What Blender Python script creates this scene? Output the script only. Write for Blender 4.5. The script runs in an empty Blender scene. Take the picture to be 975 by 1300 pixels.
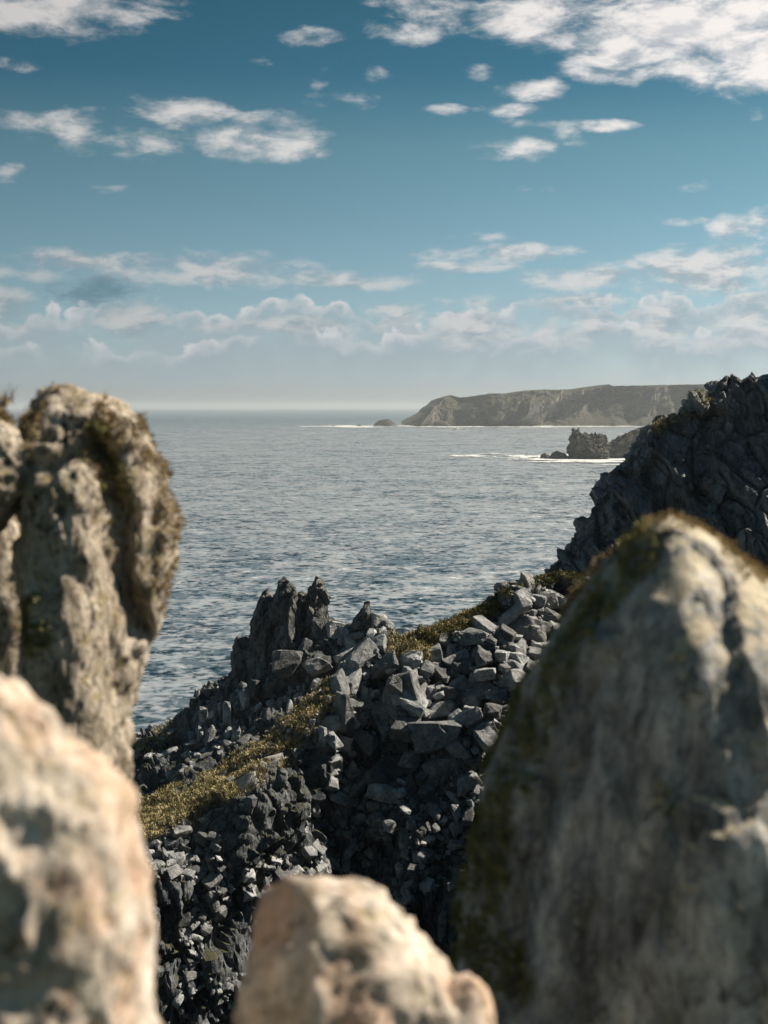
import bpy, bmesh, math, random
import numpy as np
from mathutils import Vector, Matrix, noise as mnoise

# ------------------------------------------------------------------ camera, sky, sun
SC = bpy.context.scene
COL = SC.collection
R = math.radians
HC = 40.0                      # eye height above the sea
FPX = 1900.0                   # focal length in photo pixels (photo 975 x 1300)
PITCH = math.atan(134 / FPX)
cam = bpy.data.cameras.new('camera'); camo = bpy.data.objects.new('camera', cam)
COL.objects.link(camo); SC.camera = camo
cam.sensor_fit = 'VERTICAL'; cam.lens = 50; cam.sensor_height = 1300 / FPX * 50; cam.sensor_width = 975 / FPX * 50
cam.clip_start = 0.1; cam.clip_end = 120000
camo.location = (0, 0, HC); camo.rotation_euler = (R(90) - PITCH, 0, 0)
cam.dof.use_dof = True; cam.dof.focus_distance = 110; cam.dof.aperture_fstop = 3.1

SUN_AZ, SUN_EL = R(74), R(44)          # azimuth clockwise from +Y (view direction)
SUND = Vector((math.sin(SUN_AZ) * math.cos(SUN_EL), math.cos(SUN_AZ) * math.cos(SUN_EL), math.sin(SUN_EL)))
sl = bpy.data.lights.new('sun', 'SUN'); sl.energy = 5.0; sl.angle = R(0.55); sl.color = (1.0, 0.87, 0.71)
so = bpy.data.objects.new('sun', sl); COL.objects.link(so)
so.rotation_euler = SUND.to_track_quat('Z', 'Y').to_euler(); so.location = (60, 20, 120)
SC.view_settings.view_transform = 'Standard'; SC.view_settings.look = 'None'
SC.view_settings.exposure = 0.85; SC.view_settings.gamma = 1.0

class NT:
    """tiny helper for node trees"""
    def __init__(s, tree): s.t = tree; s.n = tree.nodes; s.l = tree.links
    def new(s, typ, **kw):
        n = s.n.new(typ)
        for k, v in kw.items(): setattr(n, k, v)
        return n
    def put(s, sock, v):
        if isinstance(v, bpy.types.NodeSocket): s.l.new(v, sock)
        elif v is not None:
            if hasattr(sock, 'default_value'):
                try: sock.default_value = v
                except Exception: sock.default_value = (v, v, v) if len(sock.default_value) == 3 else (v, v, v, 1)
    def m(s, op, a, b=None, c=None, clamp=False):
        n = s.new('ShaderNodeMath', operation=op, use_clamp=clamp)
        s.put(n.inputs[0], a); s.put(n.inputs[1], b); s.put(n.inputs[2], c)
        return n.outputs[0]
    def v(s, op, a, b=None, sc=None):
        n = s.new('ShaderNodeVectorMath', operation=op)
        s.put(n.inputs[0], a); s.put(n.inputs[1], b)
        if sc is not None: s.put(n.inputs['Scale'], sc)
        return n.outputs['Value'] if op in ('DOT_PRODUCT', 'LENGTH') else n.outputs[0]
    def noise(s, vec, scale, detail=5, rough=0.55, dist=0.0, out=0, lac=2.0):
        n = s.new('ShaderNodeTexNoise'); n.noise_dimensions = '3D'
        s.put(n.inputs['Vector'], vec); n.inputs['Scale'].default_value = scale
        n.inputs['Detail'].default_value = detail; n.inputs['Roughness'].default_value = rough
        n.inputs['Distortion'].default_value = dist; n.inputs['Lacunarity'].default_value = lac
        return n.outputs[out]
    def vor(s, vec, scale, feature='F1', rand=1.0, out='Distance'):
        n = s.new('ShaderNodeTexVoronoi', feature=feature)
        s.put(n.inputs['Vector'], vec); n.inputs['Scale'].default_value = scale
        n.inputs['Randomness'].default_value = rand
        return n.outputs[out]
    def mr(s, v, a, b, c=0.0, d=1.0, smooth=True):
        n = s.new('ShaderNodeMapRange'); n.interpolation_type = 'SMOOTHSTEP' if smooth else 'LINEAR'
        s.put(n.inputs[0], v)
        for i, x in enumerate((a, b, c, d)): s.put(n.inputs[i + 1], x)
        return n.outputs[0]
    def mix(s, f, a, b, blend='MIX'):
        n = s.new('ShaderNodeMix', data_type='RGBA', blend_type=blend)
        s.put(n.inputs['Factor'], f)
        s.put(n.inputs[6], (*a, 1) if isinstance(a, tuple) and len(a) == 3 else a)
        s.put(n.inputs[7], (*b, 1) if isinstance(b, tuple) and len(b) == 3 else b)
        return n.outputs[2]
    def ramp(s, f, stops, interp='LINEAR'):
        n = s.new('ShaderNodeValToRGB'); e = n.color_ramp.elements; n.color_ramp.interpolation = interp
        while len(e) > 1: e.remove(e[-1])
        for i, (p, c) in enumerate(stops):
            el = e[0] if i == 0 else e.new(p)
            el.position = p; el.color = (*c, 1) if len(c) == 3 else c
        s.put(n.inputs[0], f)
        return n.outputs[0]
    def bump(s, h, strength=1.0, dist=1.0, normal=None):
        n = s.new('ShaderNodeBump'); n.inputs['Strength'].default_value = strength; n.inputs['Distance'].default_value = dist
        s.put(n.inputs['Height'], h); s.put(n.inputs['Normal'], normal)
        return n.outputs[0]

def srgb(r, g, b):
    f = lambda c: (c / 255 / 12.92) if c / 255 <= 0.04045 else ((c / 255 + 0.055) / 1.055) ** 2.4
    return (f(r), f(g), f(b))

W = bpy.data.worlds.new('World'); SC.world = W; W.use_nodes = True
def direction(px, py):
    cx = (px - 487.5) / FPX; cy = (650 - py) / FPX
    yy = math.cos(PITCH) + math.sin(PITCH) * cy; zz = -math.sin(PITCH) + math.cos(PITCH) * cy
    return math.atan2(cx, yy), math.atan2(zz, math.hypot(cx, yy))
def build_world():
    t = NT(W.node_tree); t.n.clear()
    tc = t.new('ShaderNodeTexCoord'); d = tc.outputs['Generated']
    sep = t.new('ShaderNodeSeparateXYZ'); t.l.new(d, sep.inputs[0])
    x, y, z = sep.outputs
    el = t.m('ARCSINE', z)                                  # elevation
    az = t.m('ARCTAN2', x, y)
    sky = t.new('ShaderNodeTexSky', sky_type='NISHITA'); sky.sun_disc = False
    sky.sun_elevation = SUN_EL; sky.sun_rotation = SUN_AZ
    sky.altitude = 40; sky.air_density = 1.0; sky.dust_density = 0.6; sky.ozone_density = 2.5
    # the air's colour: deep teal overhead, pale grey blue over the horizon
    tint = t.ramp(t.mr(el, -0.02, 0.36, smooth=False), SKYTINT)
    skc = t.mix(1.0, sky.outputs[0], tint, 'MULTIPLY')
    azt = t.mr(az, -0.3, 0.32, 0.76, 1.09, smooth=False)
    skc = t.v('SCALE', skc, sc=azt)
    # clouds: banks placed by direction, edges broken by noise
    comb = t.new('ShaderNodeCombineXYZ'); t.l.new(az, comb.inputs[0]); t.l.new(el, comb.inputs[1])
    uv = comb.outputs[0]
    warp = t.v('SCALE', t.v('SUBTRACT', t.noise(t.v('MULTIPLY', uv, (1, 2, 1)), 9, 4, 0.55, out=1), (0.5, 0.5, 0.5)), sc=0.035)
    uvw = t.v('ADD', uv, t.v('MULTIPLY', warp, (1.1, .38, 0)))
    # low thin clouds near the horizon are foreshortened: stretch less up high
    n1 = t.noise(t.v('MULTIPLY', uv, (1, 2.3, 1)), 26, 8, 0.60, 0.2)
    nup = t.noise(t.v('ADD', t.v('MULTIPLY', uv, (1, 2.3, 1)), (-0.006, 0.016, 0)), 26, 6, 0.60, 0.2)
    mask = None
    for (px, py, wx, wy, st) in CLOUDS:
        if wx < 31: st *= .82; wx *= .9
        u0, v0 = direction(px, py)
        q = t.v('MULTIPLY', t.v('SUBTRACT', uvw, (u0, v0, 0)), (FPX / wx / 1.05, FPX / wy / 1.05, 0))
        dd = t.v('DOT_PRODUCT', q, q)
        g = t.m('MULTIPLY_ADD', dd, -st * 0.85, st)
        mask = g if mask is None else t.m('MAXIMUM', mask, g)
    mask = t.m('MAXIMUM', mask, -1.0)
    dens = t.mr(t.m('MULTIPLY_ADD', t.m('SUBTRACT', n1, 0.5), 5.4, t.m('ADD', mask, .10)), 0.0, 2.0)
    # the same kind of sky all round, outside the frame
    az2 = t.m('ABSOLUTE', az)
    outm = t.m('MAXIMUM', t.mr(az2, 0.28, 0.45), t.mr(el, 0.31, 0.42))
    big = t.noise(t.v('MULTIPLY', d, (1, 1, 2.5)), 3.2, 8, 0.6, 0.3)
    dgen = t.m('MULTIPLY', t.m('MULTIPLY', t.mr(big, 0.58, 0.74), outm), t.mr(el, 0.0, 0.06))
    dens = t.m('MAXIMUM', dens, dgen)
    # rows of cumulus standing in the haze over the horizon: white tops, bodies fading downwards
    bankn = t.noise(t.v('MULTIPLY', uv, (1, 1.4, 1)), 24, 6, 0.52, 0.5)
    def cumulus(base, off, amp, sc, gap):
        q = t.v('ADD', uv, (off, 0, off))
        prof = t.noise(t.v('MULTIPLY', q, (1, .3, 1)), sc, 3, .6)
        puff = t.vor(t.v('ADD', t.v('MULTIPLY', q, (1, 1.2, 1)), t.v('SCALE', t.noise(q, 60, 2, .5, out=1), sc=.008)), 62, 'F1')
        fine = t.noise(q, 110, 3, .65)
        tp = t.m('MULTIPLY_ADD', t.m('SUBTRACT', prof, .5), amp, base)
        tp = t.m('MULTIPLY_ADD', az, .03, tp)
        tp = t.m('ADD', tp, t.m('ADD', t.m('MULTIPLY', t.m('SUBTRACT', .5, puff), .016), t.m('MULTIPLY', t.m('SUBTRACT', fine, .5), .014)))
        dd = t.m('SUBTRACT', tp, el)
        a = t.m('MULTIPLY', t.mr(dd, -.001, .0035), t.mr(dd, .002, .045, 1, .12))
        a = t.m('MULTIPLY', a, t.mr(t.noise(q, 15, 3), gap, gap + .12, 0, 1))
        a = t.m('MULTIPLY', a, t.mr(el, .004, .02))
        rim = t.m('MULTIPLY', t.mr(dd, .0, .013, 1, 0), t.mr(puff, .25, .65, 1, .45))
        return a, rim
    lit = t.mr(t.m('SUBTRACT', n1, nup), -0.14, 0.10)
    low = t.mr(el, 0.03, 0.22)
    c_lo = t.mix(lit, srgbm(150, 168, 178), srgbm(212, 213, 213))
    c_hi = t.mix(lit, srgbm(212, 212, 215), srgbm(252, 246, 242))
    cc = t.mix(low, c_lo, c_hi)
    cc = t.v('SCALE', cc, sc=t.mr(az, -0.25, 0.25, 0.74, 1.02, smooth=False))
    out = skc
    for args in ((.066, .0, .065, 14, .37), (.048, 3.3, .055, 19, .34)):
        a, rim = cumulus(*args)
        cb = t.mix(rim, srgbm(164, 180, 189), srgbm(226, 226, 227))
        cb = t.v('SCALE', cb, sc=t.mr(az, -0.25, 0.25, 0.84, 1.03, smooth=False))
        out = t.mix(t.m('MULTIPLY', a, .85), out, cb)
    out = t.mix(t.m('MULTIPLY', dens, t.mr(az, -0.25, 0.25, 0.80, 0.97, smooth=False)), out, cc)
    # the dark blue-grey shower cloud on the left
    q = t.v('MULTIPLY', t.v('SUBTRACT', uvw, (*direction(118, 372), 0)), (FPX / 62, FPX / 28, 0))
    dk = t.mr(t.m('MULTIPLY_ADD', t.m('SUBTRACT', n1, 0.5), 5.0, t.m('SUBTRACT', 1.0, t.v('DOT_PRODUCT', q, q))), 0.1, 1.2, 0, 0.72)
    out = t.mix(dk, out, srgbm(88, 121, 138))
    bg = t.new('ShaderNodeBackground'); t.l.new(out, bg.inputs[0]); bg.inputs[1].default_value = SKY_STR
    wo = t.new('ShaderNodeOutputWorld'); t.l.new(bg.outputs[0], wo.inputs[0])
SKY_STR = 0.0557
def srgbm(r, g, b):
    c = srgb(r, g, b); return tuple(v / SKY_STR / 2 ** SC.view_settings.exposure for v in c)
SKYTINT = [(0.0, (0.92, 1.07, 1.42)), (0.10, (0.90, 1.04, 1.34)), (0.25, (0.71, 0.87, 0.95)), (0.40, (0.55, 0.75, 0.73)), (0.50, (0.46, 0.68, 0.62)), (0.62, (0.20, 0.47, 0.48)), (0.80, (0.14, 0.39, 0.37)), (1.0, (0.12, 0.34, 0.33))]
# photo position, half sizes, strength
CLOUDS = [
    (40, 8, 150, 30, 1.6), (120, 24, 80, 20, 1.3), (180, 0, 40, 7, .6),
    (397, 46, 42, 11, 1.0), (508, 42, 62, 14, 1.0), (331, 78, 22, 6, .8), (487, 98, 18, 7, .6), (412, 101, 12, 8, .5),
    (445, 130, 42, 9, .75), (597, 95, 22, 9, .75), (568, 142, 24, 5, .6), (10, 82, 26, 9, .8), (6, 217, 22, 11, 1.0), (128, 239, 24, 5, .5),
    (90, 155, 90, 17, .95), (165, 180, 75, 20, 1.0), (232, 143, 60, 20, 1.15), (320, 176, 88, 24, 1.3), (345, 155, 55, 14, .8),
    (700, 15, 190, 30, 1.5), (860, 40, 170, 52, 1.9), (955, 70, 90, 45, 1.6), (960, 10, 120, 60, 1.8), (640, 30, 100, 20, .9), (742, 85, 22, 14, .8),
    (675, 116, 42, 13, 1.1), (648, 141, 42, 8, .95), (690, 158, 60, 6, .6), (655, 187, 52, 15, 1.2), (717, 166, 22, 11, .9), (738, 178, 20, 12, .9), (778, 157, 40, 7, .9), (955, 142, 14, 9, .8),
    (690, 240, 30, 5, .5), (890, 236, 30, 5, .5),
    (866, 279, 30, 6, .9), (955, 284, 52, 18, 1.3), (900, 342, 110, 33, 1.60), (850, 365, 60, 11, 1.20), (962, 330, 60, 33, 1.40),
    (740, 352, 80, 16, 1.45), (630, 321, 88, 14, 1.35), (590, 338, 60, 8, 1.20), (605, 302, 40, 7, 0.90), (700, 385, 150, 11, 0.90),
    (150, 335, 170, 16, 1.35), (260, 345, 140, 24, 1.45), (420, 356, 130, 14, 1.30), (55, 350, 70, 10, 1.00), (515, 357, 40, 7, 0.90),
    (10, 395, 36, 29, 1.10), (170, 405, 60, 26, 1.05), (360, 415, 160, 10, 1.10), (512, 400, 50, 18, 1.30), (590, 415, 90, 26, 1.05),
    (690, 420, 120, 22, 1.00), (860, 410, 120, 29, 1.10), (960, 400, 60, 33, 1.30),
]
build_world()

# ------------------------------------------------------------------ helpers
def P(px, py, Y):
    """world point seen at photo pixel (px, py) at world depth Y"""
    cx = (px - 487.5) / FPX; cy = (650 - py) / FPX
    yy = math.cos(PITCH) + math.sin(PITCH) * cy
    zz = -math.sin(PITCH) + math.cos(PITCH) * cy
    return np.array((cx / yy * Y, Y, HC + zz / yy * Y))
def proj(p):
    q = np.asarray(p, float) - np.array((0, 0, HC))
    f = q[..., 1] * math.cos(PITCH) - q[..., 2] * math.sin(PITCH)
    u = q[..., 1] * math.sin(PITCH) + q[..., 2] * math.cos(PITCH)
    return 487.5 + q[..., 0] / f * FPX, 650 - u / f * FPX

def _hash(ix, iy, iz, seed):
    h = (ix.astype(np.int64) * 374761393 + iy.astype(np.int64) * 668265263 + iz.astype(np.int64) * 2147483647 + seed * 1274126177) & 0xffffffff
    h = ((h ^ (h >> 13)) * 1274126177) & 0xffffffff
    h = ((h ^ (h >> 16)) * 2246822519) & 0xffffffff
    return (h ^ (h >> 15)) & 0xffffffff
def vnoise(p, seed=0):
    """smooth value noise in [-1,1], p is (n,3)"""
    f = np.floor(p); t = p - f; f = f.astype(np.int64)
    t = t * t * t * (t * (t * 6 - 15) + 10)
    out = 0
    for dx in (0, 1):
        for dy in (0, 1):
            for dz in (0, 1):
                w = (t[:, 0] if dx else 1 - t[:, 0]) * (t[:, 1] if dy else 1 - t[:, 1]) * (t[:, 2] if dz else 1 - t[:, 2])
                out = out + w * (_hash(f[:, 0] + dx, f[:, 1] + dy, f[:, 2] + dz, seed) / 2147483648.0 - 1)
    return out
def fbm(p, scale, octv=5, rough=0.5, seed=0):
    a = 1.0; s = 0; tot = 0; q = p / scale
    for o in range(octv):
        s = s + a * vnoise(q + o * 17.3, seed + o); tot += a; a *= rough; q = q * 2.03
    return s / tot * 1.6
def facet(p, cell, seed=0, stretch=(1, 1, 1), tilt=0.6):
    """piecewise planar relief of a jointed rock: returns height (about -1..1), cell id, distance to the joint"""
    q = p / cell / np.array(stretch)
    f = np.floor(q).astype(np.int64)
    n = len(q); b1 = np.full(n, 9e9); b2 = np.full(n, 9e9); h = np.zeros(n); cid = np.zeros(n, np.int64)
    for dx in (-1, 0, 1):
        for dy in (-1, 0, 1):
            for dz in (-1, 0, 1):
                ix, iy, iz = f[:, 0] + dx, f[:, 1] + dy, f[:, 2] + dz
                r = [_hash(ix, iy, iz, seed + 101 * k) / 4294967296.0 for k in range(7)]
                c = np.stack([ix + r[0], iy + r[1], iz + r[2]], 1)
                dv = q - c; d = (dv ** 2).sum(1)
                hv = (r[3] * 2 - 1) + tilt * 2 * (dv[:, 0] * (r[4] * 2 - 1) + dv[:, 1] * (r[5] * 2 - 1) + dv[:, 2] * (r[6] * 2 - 1))
                m = d < b1
                b2 = np.where(m, b1, np.minimum(b2, d))
                h = np.where(m, hv, h); cid = np.where(m, _hash(ix, iy, iz, seed + 999), cid); b1 = np.where(m, d, b1)
    return h, cid, np.sqrt(b2) - np.sqrt(b1)

def mesh_from(name, verts, faces, smooth=False):
    me = bpy.data.meshes.new(name)
    verts = np.asarray(verts, np.float32); faces = np.asarray(faces, np.int32)
    k = faces.shape[1]
    me.vertices.add(len(verts)); me.vertices.foreach_set('co', verts.ravel())
    me.loops.add(faces.size); me.loops.foreach_set('vertex_index', faces.ravel())
    me.polygons.add(len(faces)); me.polygons.foreach_set('loop_start', np.arange(0, faces.size, k, dtype=np.int32))
    me.update(calc_edges=True)
    me.polygons.foreach_set('use_smooth', np.full(len(faces), smooth))
    return me
def link(name, me, mat=None, parent=None, loc=None):
    o = bpy.data.objects.new(name, me); COL.objects.link(o)
    if mat is not None and me is not None and not me.materials: me.materials.append(mat)
    if loc is not None: o.location = loc
    if parent is not None: o.parent = parent
    return o
def tag(o, label=None, cat=None, group=None, kind=None):
    if label: o['label'] = label
    if cat: o['category'] = cat
    if group: o['group'] = group
    if kind: o['kind'] = kind
    return o
def empty(name, loc):
    o = bpy.data.objects.new(name, None); COL.objects.link(o); o.location = loc; o.empty_display_size = 0.3
    return o
def grid_faces(ni, nj):
    i, j = np.meshgrid(np.arange(ni - 1), np.arange(nj - 1), indexing='ij')
    a = (i * nj + j).ravel()
    return np.stack([a, a + nj, a + nj + 1, a + 1], 1)
def grid_normals(G):
    du = np.gradient(G, axis=0); dv = np.gradient(G, axis=1)
    n = np.cross(du, dv); n /= (np.linalg.norm(n, axis=2, keepdims=True) + 1e-9)
    return n
_ico = {}
def ico(sub):
    if sub not in _ico:
        bm = bmesh.new(); bmesh.ops.create_icosphere(bm, subdivisions=sub, radius=1.0)
        v = np.array([x.co[:] for x in bm.verts]); f = np.array([[w.index for w in q.verts] for q in bm.faces]); bm.free()
        v /= np.linalg.norm(v, axis=1, keepdims=True)
        _ico[sub] = (v, f)
    return _ico[sub]
def in_poly(x, y, poly):
    x = np.asarray(x); y = np.asarray(y); c = np.zeros(x.shape, bool); n = len(poly)
    for i in range(n):
        x0, y0 = poly[i]; x1, y1 = poly[(i + 1) % n]
        if y0 == y1: continue
        c ^= ((y0 > y) != (y1 > y)) & (x < (x1 - x0) * (y - y0) / (y1 - y0) + x0)
    return c

def outline_rock(outline, Y, T, sub=5, sharp=30, fb=(0.06, 0.35, 5), fct=(0.03, 0.25), fct2=None, seed=0, cuts=(), dcut=(), smooth=True, stretch=(1, 1, 1), thetas=(0, 28, 52, 74), grooves=()):
    """a rock whose outline seen from the front runs through the given photo points at depth Y;
    half thickness T; elliptical in depth; cuts = extra planes (three photo points with depth) that face the viewer.
    returns world vertices (relative to an origin), faces, origin"""
    pts = sorted(tuple(P(a, b, Y)[[0, 2]]) for a, b in outline)
    def half(ps):
        h = []
        for q in ps:
            while len(h) > 1 and (h[-1][0] - h[-2][0]) * (q[1] - h[-2][1]) - (h[-1][1] - h[-2][1]) * (q[0] - h[-2][0]) <= 0: h.pop()
            h.append(q)
        return h[:-1]
    pts = np.array(half(pts) + half(pts[::-1]))
    area = 0; cen = np.zeros(2)
    for i in range(len(pts)):
        a, b = pts[i], pts[(i + 1) % len(pts)]; cr = a[0] * b[1] - a[1] * b[0]; area += cr; cen += (a + b) * cr
    cen /= 3 * area
    c3 = np.array((cen[0], Y, cen[1])); N = []; D = []
    for i in range(len(pts)):
        a, b = pts[i], pts[(i + 1) % len(pts)]; e = b - a; n = np.array((e[1], -e[0])); n /= np.linalg.norm(n) + 1e-9
        dist = n @ (a - cen)
        if dist < 0: n = -n; dist = -dist
        for th in thetas:
            for sg in ((-1, 1) if th else (1,)):
                c, s = math.cos(R(th)), math.sin(R(th)) * sg
                N.append((n[0] * c, s, n[1] * c)); D.append(math.hypot(dist * c, T * s))
    N += [(0, 1, 0), (0, -1, 0)]; D += [T, T]
    for cut in cuts:
        q = [P(*w) for w in cut]; n = np.cross(q[1] - q[0], q[2] - q[0]); n /= np.linalg.norm(n)
        if n @ (c3 - q[0]) > 0: n = -n
        dd = n @ (q[0] - c3)
        if dd > 0: N.append(tuple(n)); D.append(dd)
    N = np.array(N); D = np.array(D)
    ext = np.array([np.ptp(pts[:, 0]) / 2, T, np.ptp(pts[:, 1]) / 2])
    v, f = ico(sub); d = v * ext; d /= np.linalg.norm(d, axis=1, keepdims=True)
    dn = d @ N.T; r = np.where(dn > 1e-4, D / np.maximum(dn, 1e-4), 1e6)
    k = 1.7 * sharp / ext.min(); rm = r.min(1, keepdims=True)
    rr = rm[:, 0] - np.log(np.exp(-k * (r - rm)).sum(1)) / k
    rr = np.maximum(rr, rm[:, 0] * 0.55)
    co = d * rr[:, None]
    w = co + c3
    # displaced along the direction from the centre, softened towards surface normals
    h = fb[0] * fbm(w, fb[1], fb[2], 0.52, seed)
    if fct: h = h + fct[0] * facet(w + 0.1 * fct[1] * np.stack([vnoise(w / fct[1], seed + 5), vnoise(w / fct[1], seed + 6), vnoise(w / fct[1], seed + 7)], 1), fct[1], seed + 3, stretch)[0]
    if fct2: h = h + fct2[0] * facet(w, fct2[1], seed + 31, stretch)[0]
    nn = co / ext ** 2; nn /= np.linalg.norm(nn, axis=1, keepdims=True)
    co = co + nn * h[:, None]
    for (line, gw, gd) in grooves:      # clefts: a line of photo points, half width in px, depth in metres
        gx, gy = proj(co + c3); gx = gx + gw * .6 * vnoise((co + c3) / .07, seed + 50); best = np.full(len(co), 1e9)
        for (ax, ay), (bx, by) in zip(line[:-1], line[1:]):
            tt = np.clip(((gx - ax) * (bx - ax) + (gy - ay) * (by - ay)) / ((bx - ax) ** 2 + (by - ay) ** 2), 0, 1)
            best = np.minimum(best, np.hypot(gx - ax - tt * (bx - ax), gy - ay - tt * (by - ay)))
        g = np.exp(-(best / gw) ** 2) * np.clip(-nn[:, 1] * 2, 0, 1)
        co[:, 1] += gd * g
    return co, f, c3, nn

# ------------------------------------------------------------------ materials
def rock_mat(name, c_dark, c_mid, c_light, s=1.0, bump=0.5, lichen=None, lich_amt=0.5, moss=None, moss_h=None, rough=0.9, pits=0.0, mossv=0.45, stain=0.5, crack=0.0, vert=1.0, spec=0.25, warm=None, isl=None):
    """s = size in metres of the main mottling"""
    m = bpy.data.materials.new(name); m.use_nodes = True; t = NT(m.node_tree); t.n.clear()
    g = t.new('ShaderNodeNewGeometry'); p = g.outputs['Position']
    if vert != 1.0: pv = t.v('MULTIPLY', p, (1, 1, vert))
    else: pv = p
    n1 = t.noise(pv, 1 / s, 8, 0.62, 0.3); n2 = t.noise(pv, 3.1 / s, 8, 0.65, 0.5); n3 = t.noise(p, 14 / s, 6, 0.7)
    mixn = t.m('ADD', t.m('MULTIPLY', n1, 0.5), t.m('ADD', t.m('MULTIPLY', n2, 0.35), t.m('MULTIPLY', n3, 0.15)))
    col = t.ramp(mixn, [(0.36, c_dark), (0.48, c_mid), (0.62, c_light)])
    if warm:
        col = t.mix(t.mr(t.noise(p, 0.8 / s, 4, 0.6), 0.45, 0.62, 0, 0.7), col, warm)
    # dark stains and pits
    st = t.mr(t.noise(pv, 2.1 / s, 7, 0.7, 0.8), 0.52, 0.66, 0, stain)
    col = t.mix(st, col, tuple(c * 0.22 for c in c_dark))
    if pits:
        pf = t.mr(t.noise(pv, 6.5 / s, 4, 0.6, 0.6), 0.555, 0.62, 0, pits)
        col = t.mix(pf, col, tuple(c * 0.35 for c in c_dark))
    if lichen:
        lf = t.m('MULTIPLY', t.mr(t.noise(p, 1.7 / s, 6, 0.65, 0.4), 0.53, 0.62), t.mr(t.noise(p, 9 / s, 5, 0.7), 0.42, 0.58))
        col = t.mix(t.m('MULTIPLY', lf, lich_amt), col, lichen)
    ht = t.m('ADD', t.m('MULTIPLY', n1, 0.6 * s), t.m('ADD', t.m('MULTIPLY', n2, 0.35 * s), t.m('MULTIPLY', n3, 0.10 * s)))
    if crack:
        wv = t.v('ADD', pv, t.v('SCALE', t.noise(p, 2 / s, 3, 0.5, out=1), sc=0.5 * s))
        ce = t.vor(wv, 1.3 / s, 'DISTANCE_TO_EDGE')
        ck = t.mr(ce, 0.0, 0.05, 1.0, 0.0)
        ht = t.m('SUBTRACT', ht, t.m('MULTIPLY', ck, crack * 0.25 * s))
    if moss:
        up = t.v('DOT_PRODUCT', g.outputs['True Normal'], (0, 0, 1))
        mf = t.mr(t.m('MULTIPLY_ADD', t.noise(p, 1.5 / s, 6, 0.65), 1.6, up), moss_h[0], moss_h[1], 0, moss_h[2] if len(moss_h) > 2 else 1)
        mc = t.mix(t.mr(t.noise(p, 8 / s, 5, 0.7), 0.4, 0.6), tuple(c * mossv for c in moss), moss)
        col = t.mix(mf, col, mc)
    if isl:      # every stone has a tone of its own
        oi = t.new('ShaderNodeObjectInfo')
        rv = t.m('FRACT', t.m('ADD', g.outputs['Random Per Island'], oi.outputs['Random']))
        col = t.v('SCALE', col, sc=t.mr(rv, 0, 1, isl[0], isl[1], smooth=False))
    b = t.new('ShaderNodeBsdfPrincipled'); t.put(b.inputs['Base Color'], col); b.inputs['Roughness'].default_value = rough
    b.inputs['Specular IOR Level'].default_value = spec
    t.put(b.inputs['Normal'], t.bump(ht, bump, 1.0))
    o = t.new('ShaderNodeOutputMaterial'); t.l.new(b.outputs[0], o.inputs[0])
    return m
def plain_noise_mat(name, stops, scale, rough=0.9, trans=0.0, detail=4):
    m = bpy.data.materials.new(name); m.use_nodes = True; t = NT(m.node_tree); t.n.clear()
    g = t.new('ShaderNodeNewGeometry')
    col = t.ramp(t.noise(g.outputs['Position'], scale, detail, 0.65), stops)
    b = t.new('ShaderNodeBsdfPrincipled'); t.put(b.inputs['Base Color'], col); b.inputs['Roughness'].default_value = rough
    b.inputs['Specular IOR Level'].default_value = 0.15
    o = t.new('ShaderNodeOutputMaterial'); t.l.new(b.outputs[0], o.inputs[0])
    return m

M_STONE = rock_mat('ridge_stone', (.072, .084, .094), (.215, .238, .256), (.46, .475, .48), s=0.7, bump=0.5, isl=(.28, 1.3), crack=.35, lichen=(.30, .29, .25), lich_amt=.5, stain=.55, spec=.4, rough=.75)
M_LIT_STONE = rock_mat('lit_ridge_stone', (.10, .105, .11), (.25, .26, .265), (.46, .46, .45), s=0.7, bump=0.5, isl=(.95, 1.3), crack=.35, lichen=(.30, .29, .25), lich_amt=.5, stain=.4, spec=.4, rough=.75)  # lighter copy of the ridge stone, sunlight put into its colour
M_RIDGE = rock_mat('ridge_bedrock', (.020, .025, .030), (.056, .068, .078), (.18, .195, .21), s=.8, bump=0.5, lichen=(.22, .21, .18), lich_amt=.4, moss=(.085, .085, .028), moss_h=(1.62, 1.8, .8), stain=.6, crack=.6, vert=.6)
M_CRAG = rock_mat('crag_rock', (.062, .072, .080), (.155, .174, .190), (.32, .33, .335), s=1.3, bump=0.5, spec=.45, rough=.7, lichen=(.20, .185, .15), lich_amt=.4, moss=(.12, .10, .045), moss_h=(1.62, 1.82, .7), stain=.6, crack=.5, vert=.5)
M_FORE = rock_mat('boulder_rock', (.13, .11, .09), (.47, .415, .35), (.74, .68, .61), pits=.3, s=0.12, bump=0.35, lichen=(.34, .27, .13), lich_amt=.6, stain=.8, warm=(.50, .34, .25))
M_PILLAR = rock_mat('pillar_rock', (.10, .082, .06), (.40, .345, .275), (.70, .63, .54), pits=.75, s=0.12, bump=0.7, lichen=(.27, .21, .07), lich_amt=.8, stain=.9, vert=.7)
M_GREY = rock_mat('grey_boulder_rock', (.066, .070, .073), (.27, .275, .275), (.74, .73, .70), pits=.45, mossv=.75, s=0.13, bump=0.6, lichen=(.34, .31, .20), lich_amt=.35, stain=.7, vert=.5, moss=(.66, .58, .42), moss_h=(1.25, 1.55, .75))
M_HEAD = rock_mat('headland_rock', (.024, .024, .024), (.066, .064, .060), (.22, .20, .175), s=28, bump=0.5, moss=(.060, .058, .036), moss_h=(.95, 1.3), stain=.4, vert=.4)
M_STACK = rock_mat('sea_stack_rock', (.030, .030, .030), (.07, .068, .065), (.15, .14, .13), s=5, bump=0.7, moss=(.11, .10, .05), moss_h=(1.45, 1.7), stain=.5)
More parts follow.
